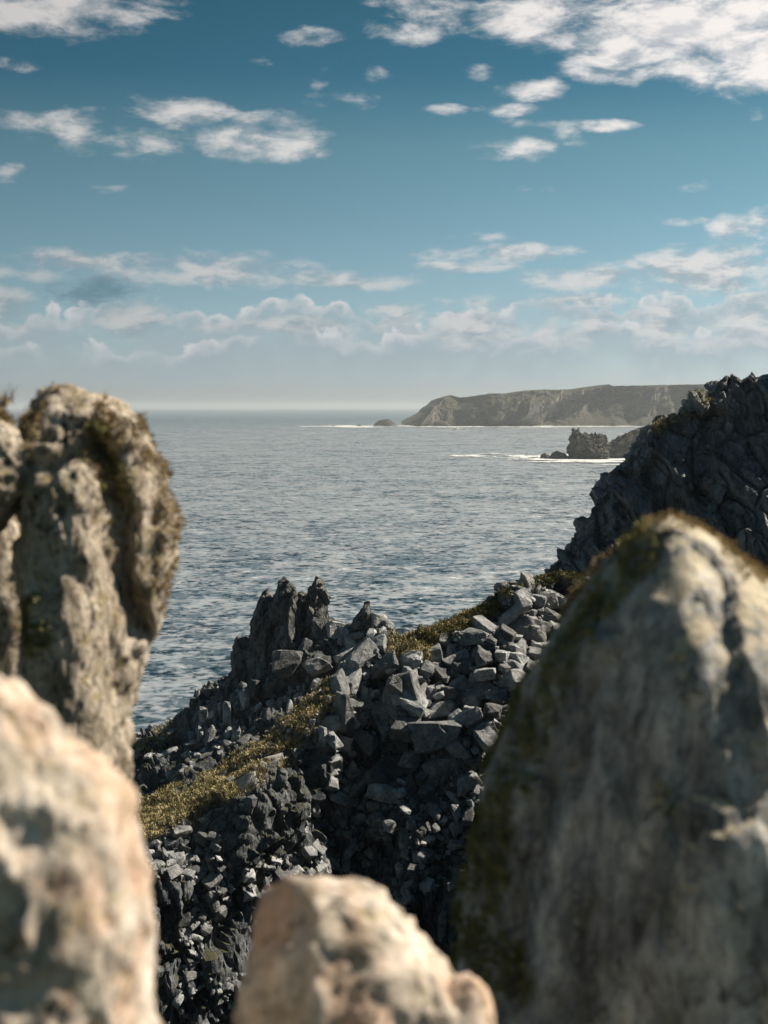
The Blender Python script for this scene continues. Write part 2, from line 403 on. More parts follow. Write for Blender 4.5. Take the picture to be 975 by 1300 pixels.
M_PINN = rock_mat('pinnacle_rock', (.030, .034, .037), (.09, .097, .101), (.26, .26, .25), s=1.0, bump=0.7, lichen=(.30, .28, .24), lich_amt=.5, stain=.5, crack=.5, vert=.6)
M_SOIL = rock_mat('cliff_ground', (.05, .045, .035), (.12, .105, .08), (.25, .22, .18), s=1.2, bump=0.6, moss=(.07, .08, .025), moss_h=(1.5, 1.8))
M_GRASS = plain_noise_mat('dry_grass', [(.38, (.055, .055, .022)), (.5, (.25, .215, .10)), (.62, (.68, .60, .38))], 2.6)
M_HEATH = plain_noise_mat('dark_heath', [(.35, (.028, .034, .012)), (.5, (.08, .085, .026)), (.66, (.24, .19, .07))], 1.4)
M_MOSS = plain_noise_mat('moss', [(.35, (.07, .075, .030)), (.5, (.18, .18, .07)), (.65, (.34, .31, .15))], 30)
M_MOSS_TAN = plain_noise_mat('dry_moss', [(.35, (.12, .085, .04)), (.5, (.28, .21, .10)), (.65, (.50, .40, .24))], 30)
M_FOAM = plain_noise_mat('foam', [(.3, (.35, .40, .43)), (.6, (.70, .72, .72))], 0.12)

def sea_mat():
    m = bpy.data.materials.new('sea_water'); m.use_nodes = True; t = NT(m.node_tree); t.n.clear()
    g = t.new('ShaderNodeNewGeometry'); p = g.outputs['Position']
    def wave(sx, sy, rot, det=3, rough=.55, dist=.4):
        mp = t.new('ShaderNodeMapping'); mp.inputs['Rotation'].default_value = (0, 0, rot)
        mp.inputs['Scale'].default_value = (1 / sx, 1 / sy, 0); t.l.new(p, mp.inputs[0])
        n = t.new('ShaderNodeTexNoise'); t.l.new(mp.outputs[0], n.inputs[0]); n.inputs['Scale'].default_value = 1
        n.inputs['Detail'].default_value = det; n.inputs['Roughness'].default_value = rough; n.inputs['Distortion'].default_value = dist
        return n.outputs[0], n.outputs[1]
    # wave slopes taken straight from noise at several sizes
    slope = None; fac = []
    for (sx, sy, rot, k) in ((120, 90, .3, .45), (24, 26, -.2, 1.2), (6, 7, .15, 2.4), (1.9, 2.2, -.3, 2.4), (.7, .8, .4, 1.3)):
        f, c = wave(sx, sy, rot); fac.append(f)
        v = t.v('SCALE', t.v('SUBTRACT', c, (.5, .5, .5)), sc=k)
        slope = v if slope is None else t.v('ADD', slope, v)
    b, c, big = fac[2], fac[4], fac[0]
    nrm = t.v('NORMALIZE', t.v('ADD', t.v('MULTIPLY', slope, (.42, .62, 0)), (0, 0, 1)))
    b_ = t.new('ShaderNodeBsdfPrincipled')
    # sun glitter put into colour and IOR: bright ruffles between dark wave backs
    glint = t.m('ADD', t.m('MULTIPLY', fac[1], .22), t.m('ADD', t.m('MULTIPLY', fac[2], .36), t.m('ADD', t.m('MULTIPLY', fac[3], .42), t.m('MULTIPLY', fac[0], .10))))
    # painted glitter thinned close inshore, far out and to the left
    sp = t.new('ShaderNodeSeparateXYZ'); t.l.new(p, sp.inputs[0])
    glint_cut = t.m('ADD', t.mr(sp.outputs[1], 150, 560, .045, 0), t.m('ADD', t.mr(sp.outputs[1], 1800, 5200, 0, .11), t.mr(sp.outputs[0], -500, 100, .02, 0)))
    glint = t.m('SUBTRACT', glint, glint_cut)
    glint_f = t.mr(glint, .455, .548)
    t.put(b_.inputs['Base Color'], t.mix(glint_f, (.012, .032, .044), (.098, .130, .160)))
    t.put(b_.inputs['Roughness'], t.mr(glint_f, 0, 1, .16, .50, smooth=False))
    t.put(b_.inputs['IOR'], t.mr(glint_f, 0, 1, 1.38, 4.2, smooth=False))
    t.put(b_.inputs['Normal'], nrm)
    # scattered whitecaps
    cap = t.m('MULTIPLY', t.mr(b, .66, .72), t.mr(c, .50, .62))
    df = t.new('ShaderNodeBsdfDiffuse'); df.inputs[0].default_value = (.7, .74, .76, 1)
    mx = t.new('ShaderNodeMixShader'); t.l.new(cap, mx.inputs[0]); t.l.new(b_.outputs[0], mx.inputs[1]); t.l.new(df.outputs[0], mx.inputs[2])
    o = t.new('ShaderNodeOutputMaterial'); t.l.new(mx.outputs[0], o.inputs[0])
    return m
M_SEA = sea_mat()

# ------------------------------------------------------------------ the sea
def build_sea():
    # rows get farther apart with distance; real swell in the first kilometre
    ys = np.concatenate([np.linspace(-600, 90, 8), 100 * (31000 / 100) ** np.linspace(0, 1, 420)])
    us = np.linspace(-1, 1, 181)
    w = np.where(ys < 100, 700, np.maximum(300, ys * 1.1) + 400)
    X = us[None, :] * w[:, None]; Yg = np.repeat(ys[:, None], len(us), 1)
    p = np.stack([X.ravel(), Yg.ravel(), np.zeros(X.size)], 1)
    z = .22 * fbm(p * np.array((1, 2.2, 1)), 22, 3, .5, 4) * np.clip(1 - p[:, 1] / 1500, 0, 1)
    p[:, 2] = z
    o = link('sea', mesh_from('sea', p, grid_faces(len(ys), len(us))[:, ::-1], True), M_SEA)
    tag(o, kind='structure')
build_sea()

def foam(name, label, cx, cy, sx, sy, n, thr, seed, dens=1.0):
    """broken foam: small raised cells of a grid kept where the noise is high"""
    xs = np.linspace(-1, 1, n); ysn = np.linspace(-1, 1, n // 2)
    X, Yv = np.meshgrid(xs, ysn, indexing='ij')
    p = np.stack([cx + X.ravel() * sx, cy + Yv.ravel() * sy, np.zeros(X.size)], 1)
    fz = fbm(p * np.array((1, 1.4, 1)), max(sx, sy) / 5, 5, .62, seed)
    e = 1 - (X.ravel() ** 2 + Yv.ravel() ** 2)
    keep = (fz + e * dens) > thr
    p[:, 2] = 0.55 + 0.12 * fbm(p, 3, 2, .5, seed)
    f = grid_faces(n, n // 2); f = f[keep[f].sum(1) >= 3]
    if not len(f): return
    used = np.unique(f); mp = np.full(len(p), -1); mp[used] = np.arange(len(used))
    o = link(name, mesh_from(name, p[used], mp[f][:, ::-1]), M_FOAM)
    tag(o, label, None, kind='stuff')
seaY = lambda py: HC / math.tan(PITCH + math.atan((py - 650) / FPX))
def seaP(px, py):
    Y = seaY(py); return P(px, py, Y)

# ------------------------------------------------------------------ far headland
def build_headland():
    ni, nj = 560, 150
    top = np.array([(505, 541), (515, 538.5), (528, 532), (544, 524), (550, 517), (560, 511), (567, 504), (576, 501.5), (586, 505), (600, 504), (625, 500), (655, 499), (672, 496), (700, 495), (735, 495), (752, 492), (778, 491), (783, 487.5), (790, 490), (850, 489), (905, 488), (980, 486), (1060, 486), (1250, 480)], float)
    px = np.linspace(505, 1250, ni)
    py = np.interp(px, top[:, 0], top[:, 1])
    Y0 = seaY(541.0)
    x = (px - 487.5) / FPX * Y0
    G = np.zeros((ni, nj, 3))
    ht = HC + (516 - py) / FPX * (Y0 + 90)            # plateau height
    t = np.linspace(0, 1, nj)
    foot_wob = 26 * fbm(np.stack([x, x * 0, x * 0], 1), 120, 4, .55, 3)
    for j, tt in enumerate(t):
        # cliff profile: foot at t=0, brow at about .62, plateau beyond
        yd = tt * 150 if tt < .75 else 112 + (tt - .75) / .25 * 900
        prof = (.5 * (tt / .16) if tt < .16 else min(1, .5 + .5 * math.sin(min(1, (tt - .16) / .5) * math.pi / 2)))
        G[:, j, 0] = x; G[:, j, 1] = Y0 + foot_wob * (1 - tt) + yd
        G[:, j, 2] = -1.5 + (ht + 1.5) * prof - (4 * max(0, tt - .8) / .2)
    p = G.reshape(-1, 3)
    ridg = 1 - np.abs(fbm(p * np.array((1, .35, .22)), 48, 4, .5, 11)) * 2
    sk = p.copy(); sk[:, 0] += 1.1 * p[:, 2] * np.where(vnoise(p * np.array((1, 0, 0)) / 240, 5) > 0, 1, -.8)
    ridg2 = fbm(sk * np.array((1, .3, .5)), 130, 3, .45, 24)
    tt = np.tile(t, ni)
    m = np.clip(tt / .08, 0, 1) * np.clip((.80 - tt) / .22, 0, 1)
    p[:, 1] -= m * (ridg * 9 + (1 - np.abs(ridg2) * 2.2) * 85)
    p[:, 2] -= m * np.clip(-ridg2, 0, 1) * 14
    p[:, 1] -= m * 34 * fbm(sk, 55, 3, .5, 88); fh, _, fe = facet(p, 11, 5, (1, 1, 1.6)); p[:, 1] += m * fh * 3.2
    p[:, 2] += np.clip(tt / .1, 0, 1) * (fbm(p, 12, 3, .6, 7) * 1.0)
    end = np.clip((p[:, 0] - x[0]) / 25, 0, 1); p[:, 2] = np.where(end < 1, p[:, 2] * end - 1 * (1 - end), p[:, 2])
    o = link('headland', mesh_from('headland', p, grid_faces(ni, nj)[:, ::-1]), M_HEAD)
    tag(o, 'long hazy headland with brown grassy top and buttressed cliffs on the horizon', None, kind='structure')
build_headland()

def sea_rock(name, label, cat, outline, Y, T, seed, group=None, sub=4, mat=M_STACK, jag=1.0):
    w = abs(P(outline[0][0], outline[0][1], Y)[0] - P(outline[-1][0], outline[-1][1], Y)[0]) or 3
    sc = max(.6, min(T, w) / 3)
    co, f, c, _ = outline_rock(outline, Y, T, sub, 40, (sc * .22 * jag, sc * 1.2, 4), (sc * .16 * jag, sc * .9), None, seed, smooth=False)
    base = np.array((c[0], c[1], max(0.0, (co + c)[:, 2].min())))
    o = link(name, mesh_from(name, co + c - base, f), mat, loc=base)
    return tag(o, label, cat, group)
def build_far_rocks():
    Y = seaY(541)
    sea_rock('sea_rock', 'low dark rock off the tip of the far headland', 'rock', [(472, 543), (477, 537), (484, 533), (492, 532), (500, 536), (506, 543)], Y, 16, 1, sub=4, mat=M_STACK)
    sea_rock('sea_rock', 'small dark rock between the low reef rock and the outermost one', 'rock', [(452, 543), (454, 539.5), (458, 539), (461, 543)], Y, 5, 2, sub=3)
    sea_rock('sea_rock', 'outermost tiny rock at the left end of the reef line', 'rock', [(420, 543), (421, 540), (424, 539.5), (427, 543)], Y, 4, 3, sub=3)
    Y2 = seaY(546)
    sea_rock('sea_rock', 'flat pair of wet rocks in open water below the headland tip, left one', 'rock', [(573, 547), (575, 544.5), (579, 544), (582, 547)], Y2, 4, 4, sub=3)
    sea_rock('sea_rock', 'flat wet rock in open water below the headland tip, right one', 'rock', [(583, 548), (585, 545.5), (590, 545), (593, 548)], Y2, 4, 5, sub=3)
    sea_rock('sea_rock', 'rock at the foot of the headland cliffs below the first buttress', 'rock', [(548, 542), (552, 536), (560, 533), (568, 536), (573, 542)], Y - 25, 8, 6, sub=3)
    sea_rock('sea_rock', 'rounded rock standing in surf under the middle of the headland', 'rock', [(664, 543), (667, 539.5), (671, 538.5), (676, 543)], Y - 20, 5, 7, sub=3)
    sea_rock('sea_rock', 'wide low rock in surf right of the rounded rock under the headland', 'rock', [(700, 543), (704, 540), (712, 539), (718, 543)], Y - 20, 6, 8, sub=3)
    sea_rock('sea_rock', 'tiny dark speck of rock alone on the left horizon water', 'rock', [(181, 533), (183, 531.2), (188, 531), (190, 533)], seaY(532.5), 6, 9, sub=2)
    # jagged stack in front of the headland
    Y3 = seaY(583)
    st = empty('sea_stack', (P(765, 583, Y3)[0], Y3, 0)); tag(st, 'jagged dark sea stack with a slanting slab, in white surf before the headland', 'sea stack')
    def part(name, outl, Yp, T, seed, sub=5):
        co, f, c, _ = outline_rock(outl, Yp, T, sub, 45, (1.3, 5, 5), (1.5, 3.4), (.6, 1.3), seed, smooth=False)
        link(name, mesh_from(name, co + c - np.array(st.location), f), M_STACK, st)
    def slab(outl, Yp, T, seed):
        co, f, c, _ = outline_rock(outl, Yp, T, 5, 60, (.5, 4, 5), (.6, 2.5), (.3, 1.0), seed, smooth=False, thetas=(0, 40, 75))
        link('slab', mesh_from('slab', co + c - np.array(st.location), f), M_STACK, st)
    part('rock_block', [(722, 586), (723, 558), (727, 552), (735, 549), (752, 553), (768, 556), (774, 586)], Y3, 13, 10)
    part('rock_block', [(724, 556), (729, 546), (734, 545), (738, 553), (734, 560)], Y3, 4, 15, 4)
    part('rock_block', [(752, 560), (757, 551), (763, 550), (772, 560)], Y3, 5, 16, 4)
    slab([(752, 590), (762, 568), (786, 555), (813, 542), (818, 545), (819, 556), (830, 590)], Y3 + 12, 9, 11)
    part('rock_block', [(745, 586), (748, 570), (758, 566), (768, 572), (771, 586)], Y3 - 12, 6, 12, 4)
    sea_rock('sea_rock', 'low jagged rock in the surf left of the sea stack', 'rock', [(697, 585), (700, 576), (707, 572), (713, 575), (724, 580), (726, 585)], Y3 + 2, 5, 13)
    sea_rock('sea_rock', 'smallest rock at the left end of the surf by the sea stack', 'rock', [(684, 585), (687, 577), (692, 575), (697, 578), (700, 585)], Y3 + 4, 4, 14)
    # surf
    def fm(px0, px1, py0, py1, n, thr, seed, dens=.8):
        a = seaP((px0 + px1) / 2, py0); b = seaP((px0 + px1) / 2, py1)
        cy = (a[1] + b[1]) / 2; sx = (px1 - px0) / 2 / FPX * cy
        foam('surf_foam', None, (a[0] + b[0]) / 2, cy, sx, abs(a[1] - b[1]) / 2, n, thr, seed, dens)
    fm(640, 800, 576, 591, 260, .42, 41, 1.0); fm(560, 720, 574, 583, 260, .62, 42, .6); fm(760, 850, 578, 590, 160, .5, 48, .8)
    fm(500, 620, 539.5, 543.5, 260, .40, 43); fm(600, 800, 540.0, 543.2, 300, .42, 44); fm(780, 960, 540.0, 543.2, 260, .42, 45)
    fm(380, 520, 539.8, 543.2, 260, .55, 46, .7); fm(560, 600, 544, 548, 90, .6, 47, .7)
build_far_rocks()

# ------------------------------------------------------------------ stone prototypes
def stone_mesh(seed, flat=1.0, cuts=2, amp=.05):
    rnd = random.Random(seed)
    bm = bmesh.new(); pts = []
    for sx in (-1, 1):
        for sy in (-1, 1):
            for sz in (-1, 1):
                c = Vector((sx * rnd.uniform(.38, 1), sy * rnd.uniform(.38, 1), sz * rnd.uniform(.42, 1) * flat))
                if rnd.random() < .4:
                    for k in range(3):
                        q = c.copy(); q[k] *= rnd.uniform(.1, .6); pts.append(q)
                else: pts.append(c)
    for q in pts: bm.verts.new(q)
    r = bmesh.ops.convex_hull(bm, input=bm.verts)
    bmesh.ops.delete(bm, geom=list({g for g in r['geom_interior'] + r['geom_unused'] if isinstance(g, bmesh.types.BMVert)}), context='VERTS')
    bmesh.ops.dissolve_limit(bm, angle_limit=R(9), verts=bm.verts, edges=bm.edges)
    bmesh.ops.bevel(bm, geom=bm.edges[:], offset=.055, segments=1, affect='EDGES', clamp_overlap=True)
    bmesh.ops.triangulate(bm, faces=bm.faces)
    if cuts: bmesh.ops.subdivide_edges(bm, edges=bm.edges, cuts=cuts, use_grid_fill=True)
    bmesh.ops.triangulate(bm, faces=bm.faces)
    v = np.array([x.co[:] for x in bm.verts]); f = np.array([[w.index for w in q.verts] for q in bm.faces]); bm.free()
    if amp:
        n = v / (np.linalg.norm(v, axis=1, keepdims=True) + 1e-6)
        v = v + n * (amp * fbm(v + seed * 3.1, .7, 4, .6, seed) + amp * .8 * facet(v + seed * 1.7, .75, seed)[0])[:, None]
    return v, f
PROTO = [stone_mesh(100 + i, 1.0, 2) for i in range(20)]
PROTO_ME = [mesh_from('stone', v, f) for v, f in PROTO]
for me in PROTO_ME: me.materials.append(M_STONE)
PROTO_LO = [stone_mesh(300 + i, 1.0, 0, 0) for i in range(16)]

# ------------------------------------------------------------------ the ridge
ST = {  # stations left to right: rows crest, face top, bench top, bench bottom, middle, foot as (px, py, Y)
 'crest': [(30, 1030, 118), (120, 968, 114), (165, 944, 112), (205, 925, 110), (262, 889, 107), (300, 848, 105), (322, 812, 103), (350, 815, 102), (400, 812, 101), (440, 800, 100), (480, 798, 98), (530, 804, 97), (600, 782, 98), (650, 757, 100), (700, 742, 102), (760, 742, 104), (850, 760, 106), (1000, 770, 108), (1150, 780, 110)],
 'upper': [(30, 1050, 100), (110, 1000, 100), (158, 978, 100), (200, 965, 99.5), (245, 940, 99), (280, 915, 98.8), (310, 890, 98.5), (350, 860, 98), (400, 840, 97), (440, 826, 96.5), (480, 822, 96), (530, 826, 95), (600, 806, 96), (655, 785, 98), (710, 775, 100), (770, 775, 102), (860, 790, 104), (1000, 800, 106), (1150, 800, 108)],
 'btop': [(30, 1060, 93), (100, 1020, 92), (150, 1012, 91.5), (185, 1006, 91.5), (225, 990, 92), (265, 968, 92.5), (300, 948, 93), (345, 918, 94), (405, 876, 95.5), (445, 862, 95), (490, 862, 94.5), (540, 866, 93.5), (605, 850, 94), (660, 836, 95), (715, 826, 97), (780, 826, 99), (870, 840, 101), (1000, 850, 103), (1150, 850, 105)],
 'bbot': [(30, 1120, 82), (100, 1100, 81.5), (150, 1084, 82), (188, 1064, 83), (232, 1046, 84), (275, 1024, 85), (320, 992, 86.5), (375, 944, 89), (425, 900, 91.5), (460, 912, 92.5), (500, 920, 92), (548, 925, 91), (612, 915, 91), (668, 905, 92), (722, 900, 94), (790, 900, 96), (880, 910, 98), (1000, 915, 100), (1150, 920, 102)],
 'mid': [(30, 1220, 78), (100, 1200, 78), (150, 1180, 79), (190, 1160, 80), (235, 1150, 81), (280, 1130, 82), (330, 1110, 84), (385, 1080, 86.5), (435, 1060, 89.5), (475, 1060, 89), (515, 1060, 88.5), (560, 1065, 88), (620, 1065, 87.5), (675, 1060, 87), (730, 1050, 88), (795, 1050, 90), (890, 1050, 92), (1000, 1050, 94), (1150, 1050, 96)],
 'foot': [(30, 1480, 74), (100, 1470, 74), (150, 1460, 75), (190, 1450, 76), (235, 1440, 77), (280, 1430, 78), (330, 1420, 79.5), (385, 1410, 81), (435, 1400, 82), (475, 1400, 84), (515, 1400, 83), (560, 1400, 82.5), (620, 1390, 82), (675, 1380, 81), (730, 1370, 81), (795, 1370, 82), (890, 1370, 84), (1000, 1370, 86), (1150, 1370, 88)],
}
def catmull(A, n):
    """resample rows of control points (k,...) to n"""
    k = len(A); t = np.linspace(0, k - 1, n); i = np.clip(t.astype(int), 0, k - 2); f = (t - i)
    f = f.reshape((-1,) + (1,) * (A.ndim - 1))
    p0 = A[np.clip(i - 1, 0, k - 1)]; p1 = A[i]; p2 = A[i + 1]; p3 = A[np.clip(i + 2, 0, k - 1)]
    return .5 * (2 * p1 + (p2 - p0) * f + (2 * p0 - 5 * p1 + 4 * p2 - p3) * f ** 2 + (3 * p1 - p0 - 3 * p2 + p3) * f ** 3)
def build_ridge():
    rows = [np.array([P(*q) for q in ST[k]]) for k in ('crest', 'upper', 'btop', 'bbot', 'mid', 'foot')]
    c = rows[0]
    back1 = c + np.array((-1.0, 5.0, 0)); back1[:, 2] -= 4.5
    back2 = c + np.array((-3.0, 18.0, 0)); back2[:, 2] *= .45
    back3 = c + np.array((-5.0, 34.0, 0)); back3[:, 2] = -3
    low = rows[-1] + np.array((0, -14.0, 0)); low[:, 2] = np.minimum(low[:, 2], 3) - 1.0
    low2 = rows[-1] + np.array((0, -50.0, 0)); low2[:, 2] = 1.0
    A = np.stack([back3, back2, back1] + rows + [low, low2])          # (11, stations, 3)
    A = catmull(A, 420)                                                # along the slope
    A = np.swapaxes(catmull(np.swapaxes(A, 0, 1), 520), 0, 1)         # along the ridge
    N = grid_normals(A); 
    if N[..., 2].mean() < 0: N = -N
    p = A.reshape(-1, 3); n = N.reshape(-1, 3)
    rowpos = np.repeat(np.linspace(0, 10, 420), 520)
    bench = np.exp(-((rowpos - 5.5) / .55) ** 2) * (p[:, 0] < -3)
    amp = 1 - .75 * bench
    h = 1.1 * fbm(p, 6, 5, .55, 2)
    h2, _, e2 = facet(p + .3 * np.stack([vnoise(p, 8), vnoise(p, 9), vnoise(p, 10)], 1), 2.4, 3, (1, 1, 1.5))
    h3, _, e3 = facet(p, .85, 4, (1, 1, 1.35))
    h4 = facet(p, .38, 14)[0]
    d = amp * (.8 * h + .8 * h2 + .34 * h3 + .07 * h4 - .35 * np.clip(1 - e2 / .12, 0, 1) - .12 * np.clip(1 - e3 / .15, 0, 1))
    crest = np.exp(-((rowpos - 3) / .35) ** 2); d *= (1 - .5 * crest)
    q = p + n * d[:, None]
    f = grid_faces(420, 520)[:, ::-1]
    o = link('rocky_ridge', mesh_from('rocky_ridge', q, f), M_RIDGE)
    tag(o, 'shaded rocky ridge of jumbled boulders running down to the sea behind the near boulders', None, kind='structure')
    return o, q, n, rowpos
RIDGE, RQ, RN, RROW = build_ridge()
RPX, RPY = proj(RQ)
FRONT = np.where((RROW > 2.85) & (RROW < 8.4))[0]

def rot_to(nrm, rnd, tiltamt=.35):
    z = Vector(nrm).normalized(); z = (z + Vector((rnd.uniform(-1, 1), rnd.uniform(-1, 1), rnd.uniform(-1, 1))) * tiltamt).normalized()
    q = z.to_track_quat('Z', 'Y')
    return q.to_matrix().to_4x4() @ Matrix.Rotation(rnd.uniform(0, 6.28), 4, 'Z')

RCREST = lambda x: float(np.interp(x, [p[0] for p in ST['crest']], [p[1] for p in ST['crest']]))
def scatter_stones():
    rnd = random.Random(7); cand = [int(i) for i in FRONT]; rnd.shuffle(cand)
    grassy = [[(175, 1060), (180, 1010), (250, 985), (330, 930), (415, 870), (428, 888), (380, 935), (330, 985), (250, 1038), (190, 1066)], [(495, 835), (500, 800), (640, 745), (650, 760), (560, 812), (540, 835)]]
    placed = []; cell = {}
    def ok(p, r):
        k = tuple(int(v // 2.5) for v in p)
        for a in (-1, 0, 1):
            for b in (-1, 0, 1):
                for c in (-1, 0, 1):
                    for (q, rq) in cell.get((k[0] + a, k[1] + b, k[2] + c), ()):
                        if (p[0] - q[0]) ** 2 + (p[1] - q[1]) ** 2 + (p[2] - q[2]) ** 2 < (.78 * (r + rq)) ** 2: return False
        cell.setdefault(k, []).append((p, r)); return True
    gmask = in_poly(RPX, RPY, grassy[0]) | in_poly(RPX, RPY, grassy[1])
    tiers = [(1.1, .85, 36), (.85, .6, 170), (.58, .36, 620), (.34, .2, 2200), (.19, .11, 5000)]
    out = []
    for ti, (r1, r0, cnt) in enumerate(tiers):
        n = 0
        for i in cand:
            if n >= cnt: break
            px, py = RPX[i], RPY[i]
            if not (140 < px < 790 and 735 < py < 1330): continue
            r = rnd.uniform(r0, r1)
            field = px > 425 - (py - 880) * .15 and py < 1010      # the boulder field proper
            pin = px < 440 and py < 940
            if gmask[i] and (ti < 3 or rnd.random() > .04): continue
            if ti == 0 and not (field and 830 < py < 980): continue
            if ti == 1 and not field and rnd.random() > .12: continue
            if ti == 2 and not field and rnd.random() > .35: continue
            if py < 870 and px < 432: continue
            if px < 425 and rnd.random() > ((.01, .02, .05, .1, .2) if RROW[i] < 5.3 else (.0, .06, .18, .4, .6))[ti]: continue
            if py < RCREST(px) + r * 14 and ti < 3: continue
            if py > 960 and vnoise(RQ[i:i + 1] / 2.6, 78)[0] < (-.18 if px < 430 else -.65) + (py - 960) / (520 if px < 430 else 420): continue
            if ti >= 1 and py > 1180 and rnd.random() > (.25 if ti < 3 else .5): continue
            if ti >= 3 and vnoise(RQ[i:i + 1] / 3.0, 77)[0] < -.25: continue
            if ok(tuple(RQ[i]), r * (1 if ti < 3 else .9)):
                out.append((i, r, ti, pin)); n += 1
        rnd.shuffle(cand)
    out.sort(key=lambda a: -a[1])
    lo_v = []; lo_f = []; base = 0
    for k, (i, r, ti, pin) in enumerate(out):
        nrm = Vector(RN[i]); up = (nrm + Vector((0, -.1, .9))).normalized()
        s = (r * rnd.uniform(.8, 1.55), r * rnd.uniform(.6, 1.05), r * rnd.uniform(.4, .9))
        if pin: s = (r * .7, r * .6, r * 1.5); up = Vector((.15, 0, 1))
        Mx = Matrix.Translation(Vector(RQ[i]) + nrm * r * (.10 if RPY[i] < 950 else -.12)) @ rot_to(up, rnd, .45) @ Matrix.Diagonal((*s, 1))
        if k < 300:
            o = link('stone', PROTO_ME[rnd.randrange(20)], parent=RIDGE); o.matrix_world = Mx
        else:
            v, f = PROTO_LO[rnd.randrange(16)]; M3 = np.array(Mx)[:3, :3]
            lo_v.append(v @ M3.T + np.array(Mx.translation)); lo_f.append(f + base); base += len(v)
    o = link('small_stone', mesh_from('small_stone', np.concatenate(lo_v), np.concatenate(lo_f)), M_STONE, RIDGE)
    tag(o, kind='stuff')
    print('stones', len(out), 'lo tris', sum(len(f) for f in lo_f))
scatter_stones()

# prominent boulders of the ridge: photo position, half width px, half height px, lean
def ridge_depth(px, py):
    d = (RPX[FRONT] - px) ** 2 + (RPY[FRONT] - py) ** 2
    k = FRONT[np.argsort(d)[:6]]
    return RQ[k, 1].mean()
def boulder(label, px, py, hw, hh, lean=0, seed=0, flat=.8, yaw=0, dy=0.1, group=None):
    Y = ridge_depth(px, py) - dy
    c = P(px, py, Y); s = Y / FPX
    v, f = stone_mesh(500 + seed, 1.0, 3, .05)
    Mx = Matrix.Rotation(R(lean), 4, 'Y') @ Matrix.Rotation(R(yaw), 4, 'Z') @ Matrix.Rotation(R(-14), 4, 'X') @ Matrix.Diagonal((hw * s, min(hw, hh) * s * flat * 1.3, hh * s, 1))
    v = v @ np.array(Mx)[:3, :3].T * 1.12
    b = v[:, 2].min(); v[:, 2] -= b
    o = link('boulder', mesh_from('boulder', v, f), M_LIT_STONE if ('pale' in label or 'sunlit' in label) and 'left of the upright pale' not in label else M_STONE, loc=(c[0], c[1], c[2] + b))
    tag(o, label, 'boulder', group or 'boulders heaped on the ridge')
BO = [
 ('tall leaning blue-grey slab, broadest face in the boulder field', 515, 878, 27, 24, -28),
 ('wide pale-topped slab tilting left above the grass strip', 418, 922, 28, 15, -20),
 ('big blocky boulder low in the middle of the boulder field', 552, 938, 36, 24, -8),
 ('square boulder left of the leaning blue-grey slab', 484, 912, 15, 16, 8),
 ('upright narrow boulder under the pale rocks right of the pinnacles', 462, 888, 9, 20, 5),
 ('pale sunlit rounded boulder right of the tallest pinnacle', 424, 802, 14, 14, 10),
 ('pale split boulder on the crest between pinnacle and pointed rock', 445, 800, 15, 11, -5),
 ('shaded upright block below the pale split boulder', 449, 826, 12, 20, -12),
 ('square sunlit block on the crest right of the pointed rock', 480, 789, 12, 11, 2),
 ('pale slanting slab just below the crest grass', 500, 846, 14, 11, -32),
 ('upright pale boulder under the crest grass', 529, 839, 9, 13, 3),
 ('flat topped boulder left of the upright pale one', 474, 842, 14, 9, -6),
 ('pale lumpy boulder in the middle of the boulder field', 580, 838, 19, 11, -15),
 ('rounded dark boulder on the right under the crest', 612, 868, 20, 12, 5),
 ('broad low boulder in the middle of the boulder field', 568, 882, 22, 12, -5),
 ('flat shelf-like boulder next to the broad low one', 603, 880, 19, 10, 4),
 ('long flat boulder at the right of the boulder field', 631, 880, 18, 9, 3),
 ('blocky boulder stacked under the broad low one', 560, 900, 20, 10, -6),
 ('dark boulder in the right of the field near the mossy boulder', 655, 852, 16, 12, 10),
 ('tilted dark slab below the saddle', 640, 822, 22, 16, -20),
 ('large dark slab leaning right below the saddle', 668, 800, 22, 18, 25),
 ('pale topped block under the pointed saddle boulder', 692, 766, 18, 11, -10),
 ('pointed pale boulder topping the saddle before the crag', 712, 740, 15, 16, 22),
 ('dark upright boulder on the saddle left of the pointed pale one', 668, 741, 9, 15, -8),
 ('squat shaded block under the pointed saddle boulder', 716, 762, 14, 9, 6),
 ('long slab lying along the slope below the saddle', 652, 778, 24, 11, -38),
 ('dark block beside the wide pale-topped slab', 440, 944, 12, 10, 12),
 ('steep dark boulder in the lower field', 497, 975, 16, 19, -35),
 ('chunky boulder lowest in the field centre', 522, 1000, 12, 17, -25),
 ('thin upright stone standing low in the gully', 561, 1180, 6, 24, 2),
 ('small pale boulder on the slope below the field', 478, 990, 8, 13, 20),
 ('leaning boulder at the left of the pinnacle hollow', 386, 828, 12, 18, 30),
 ('twin slab leaning in the hollow below the pinnacles', 402, 846, 16, 13, -30),
 ('boulder on the lower field beside the mossy boulder', 620, 925, 13, 14, 0),
 ('block in the middle of the lower field', 596, 905, 13, 10, 5),
 ('tilted grey boulder under the big blocky one', 585, 962, 13, 10, 15),
 ('rounded shaded block at the foot of the broad pinnacle', 362, 843, 17, 17, 10),
 ('pale outcrop breaking the grass strip', 315, 1000, 22, 14, -30),
 ('flat grey stone half buried beside the pale outcrop', 345, 968, 18, 9, -25),
]
sea_rock('boulder', 'dark pointed rock on the crest against the sea', 'boulder', [(446, 800), (450, 786), (457, 776), (463, 765), (469, 764), (473, 780), (478, 800)], 98.3, .9, 80, 'boulders heaped on the ridge', 5, M_PINN)
for k, (lb, px, py, hw, hh, ln) in enumerate(BO): boulder(lb, px, py, hw, hh, ln, seed=k, yaw=(k * 37) % 50 - 25, dy=1.6 if 'foot of the broad' in lb else .1)

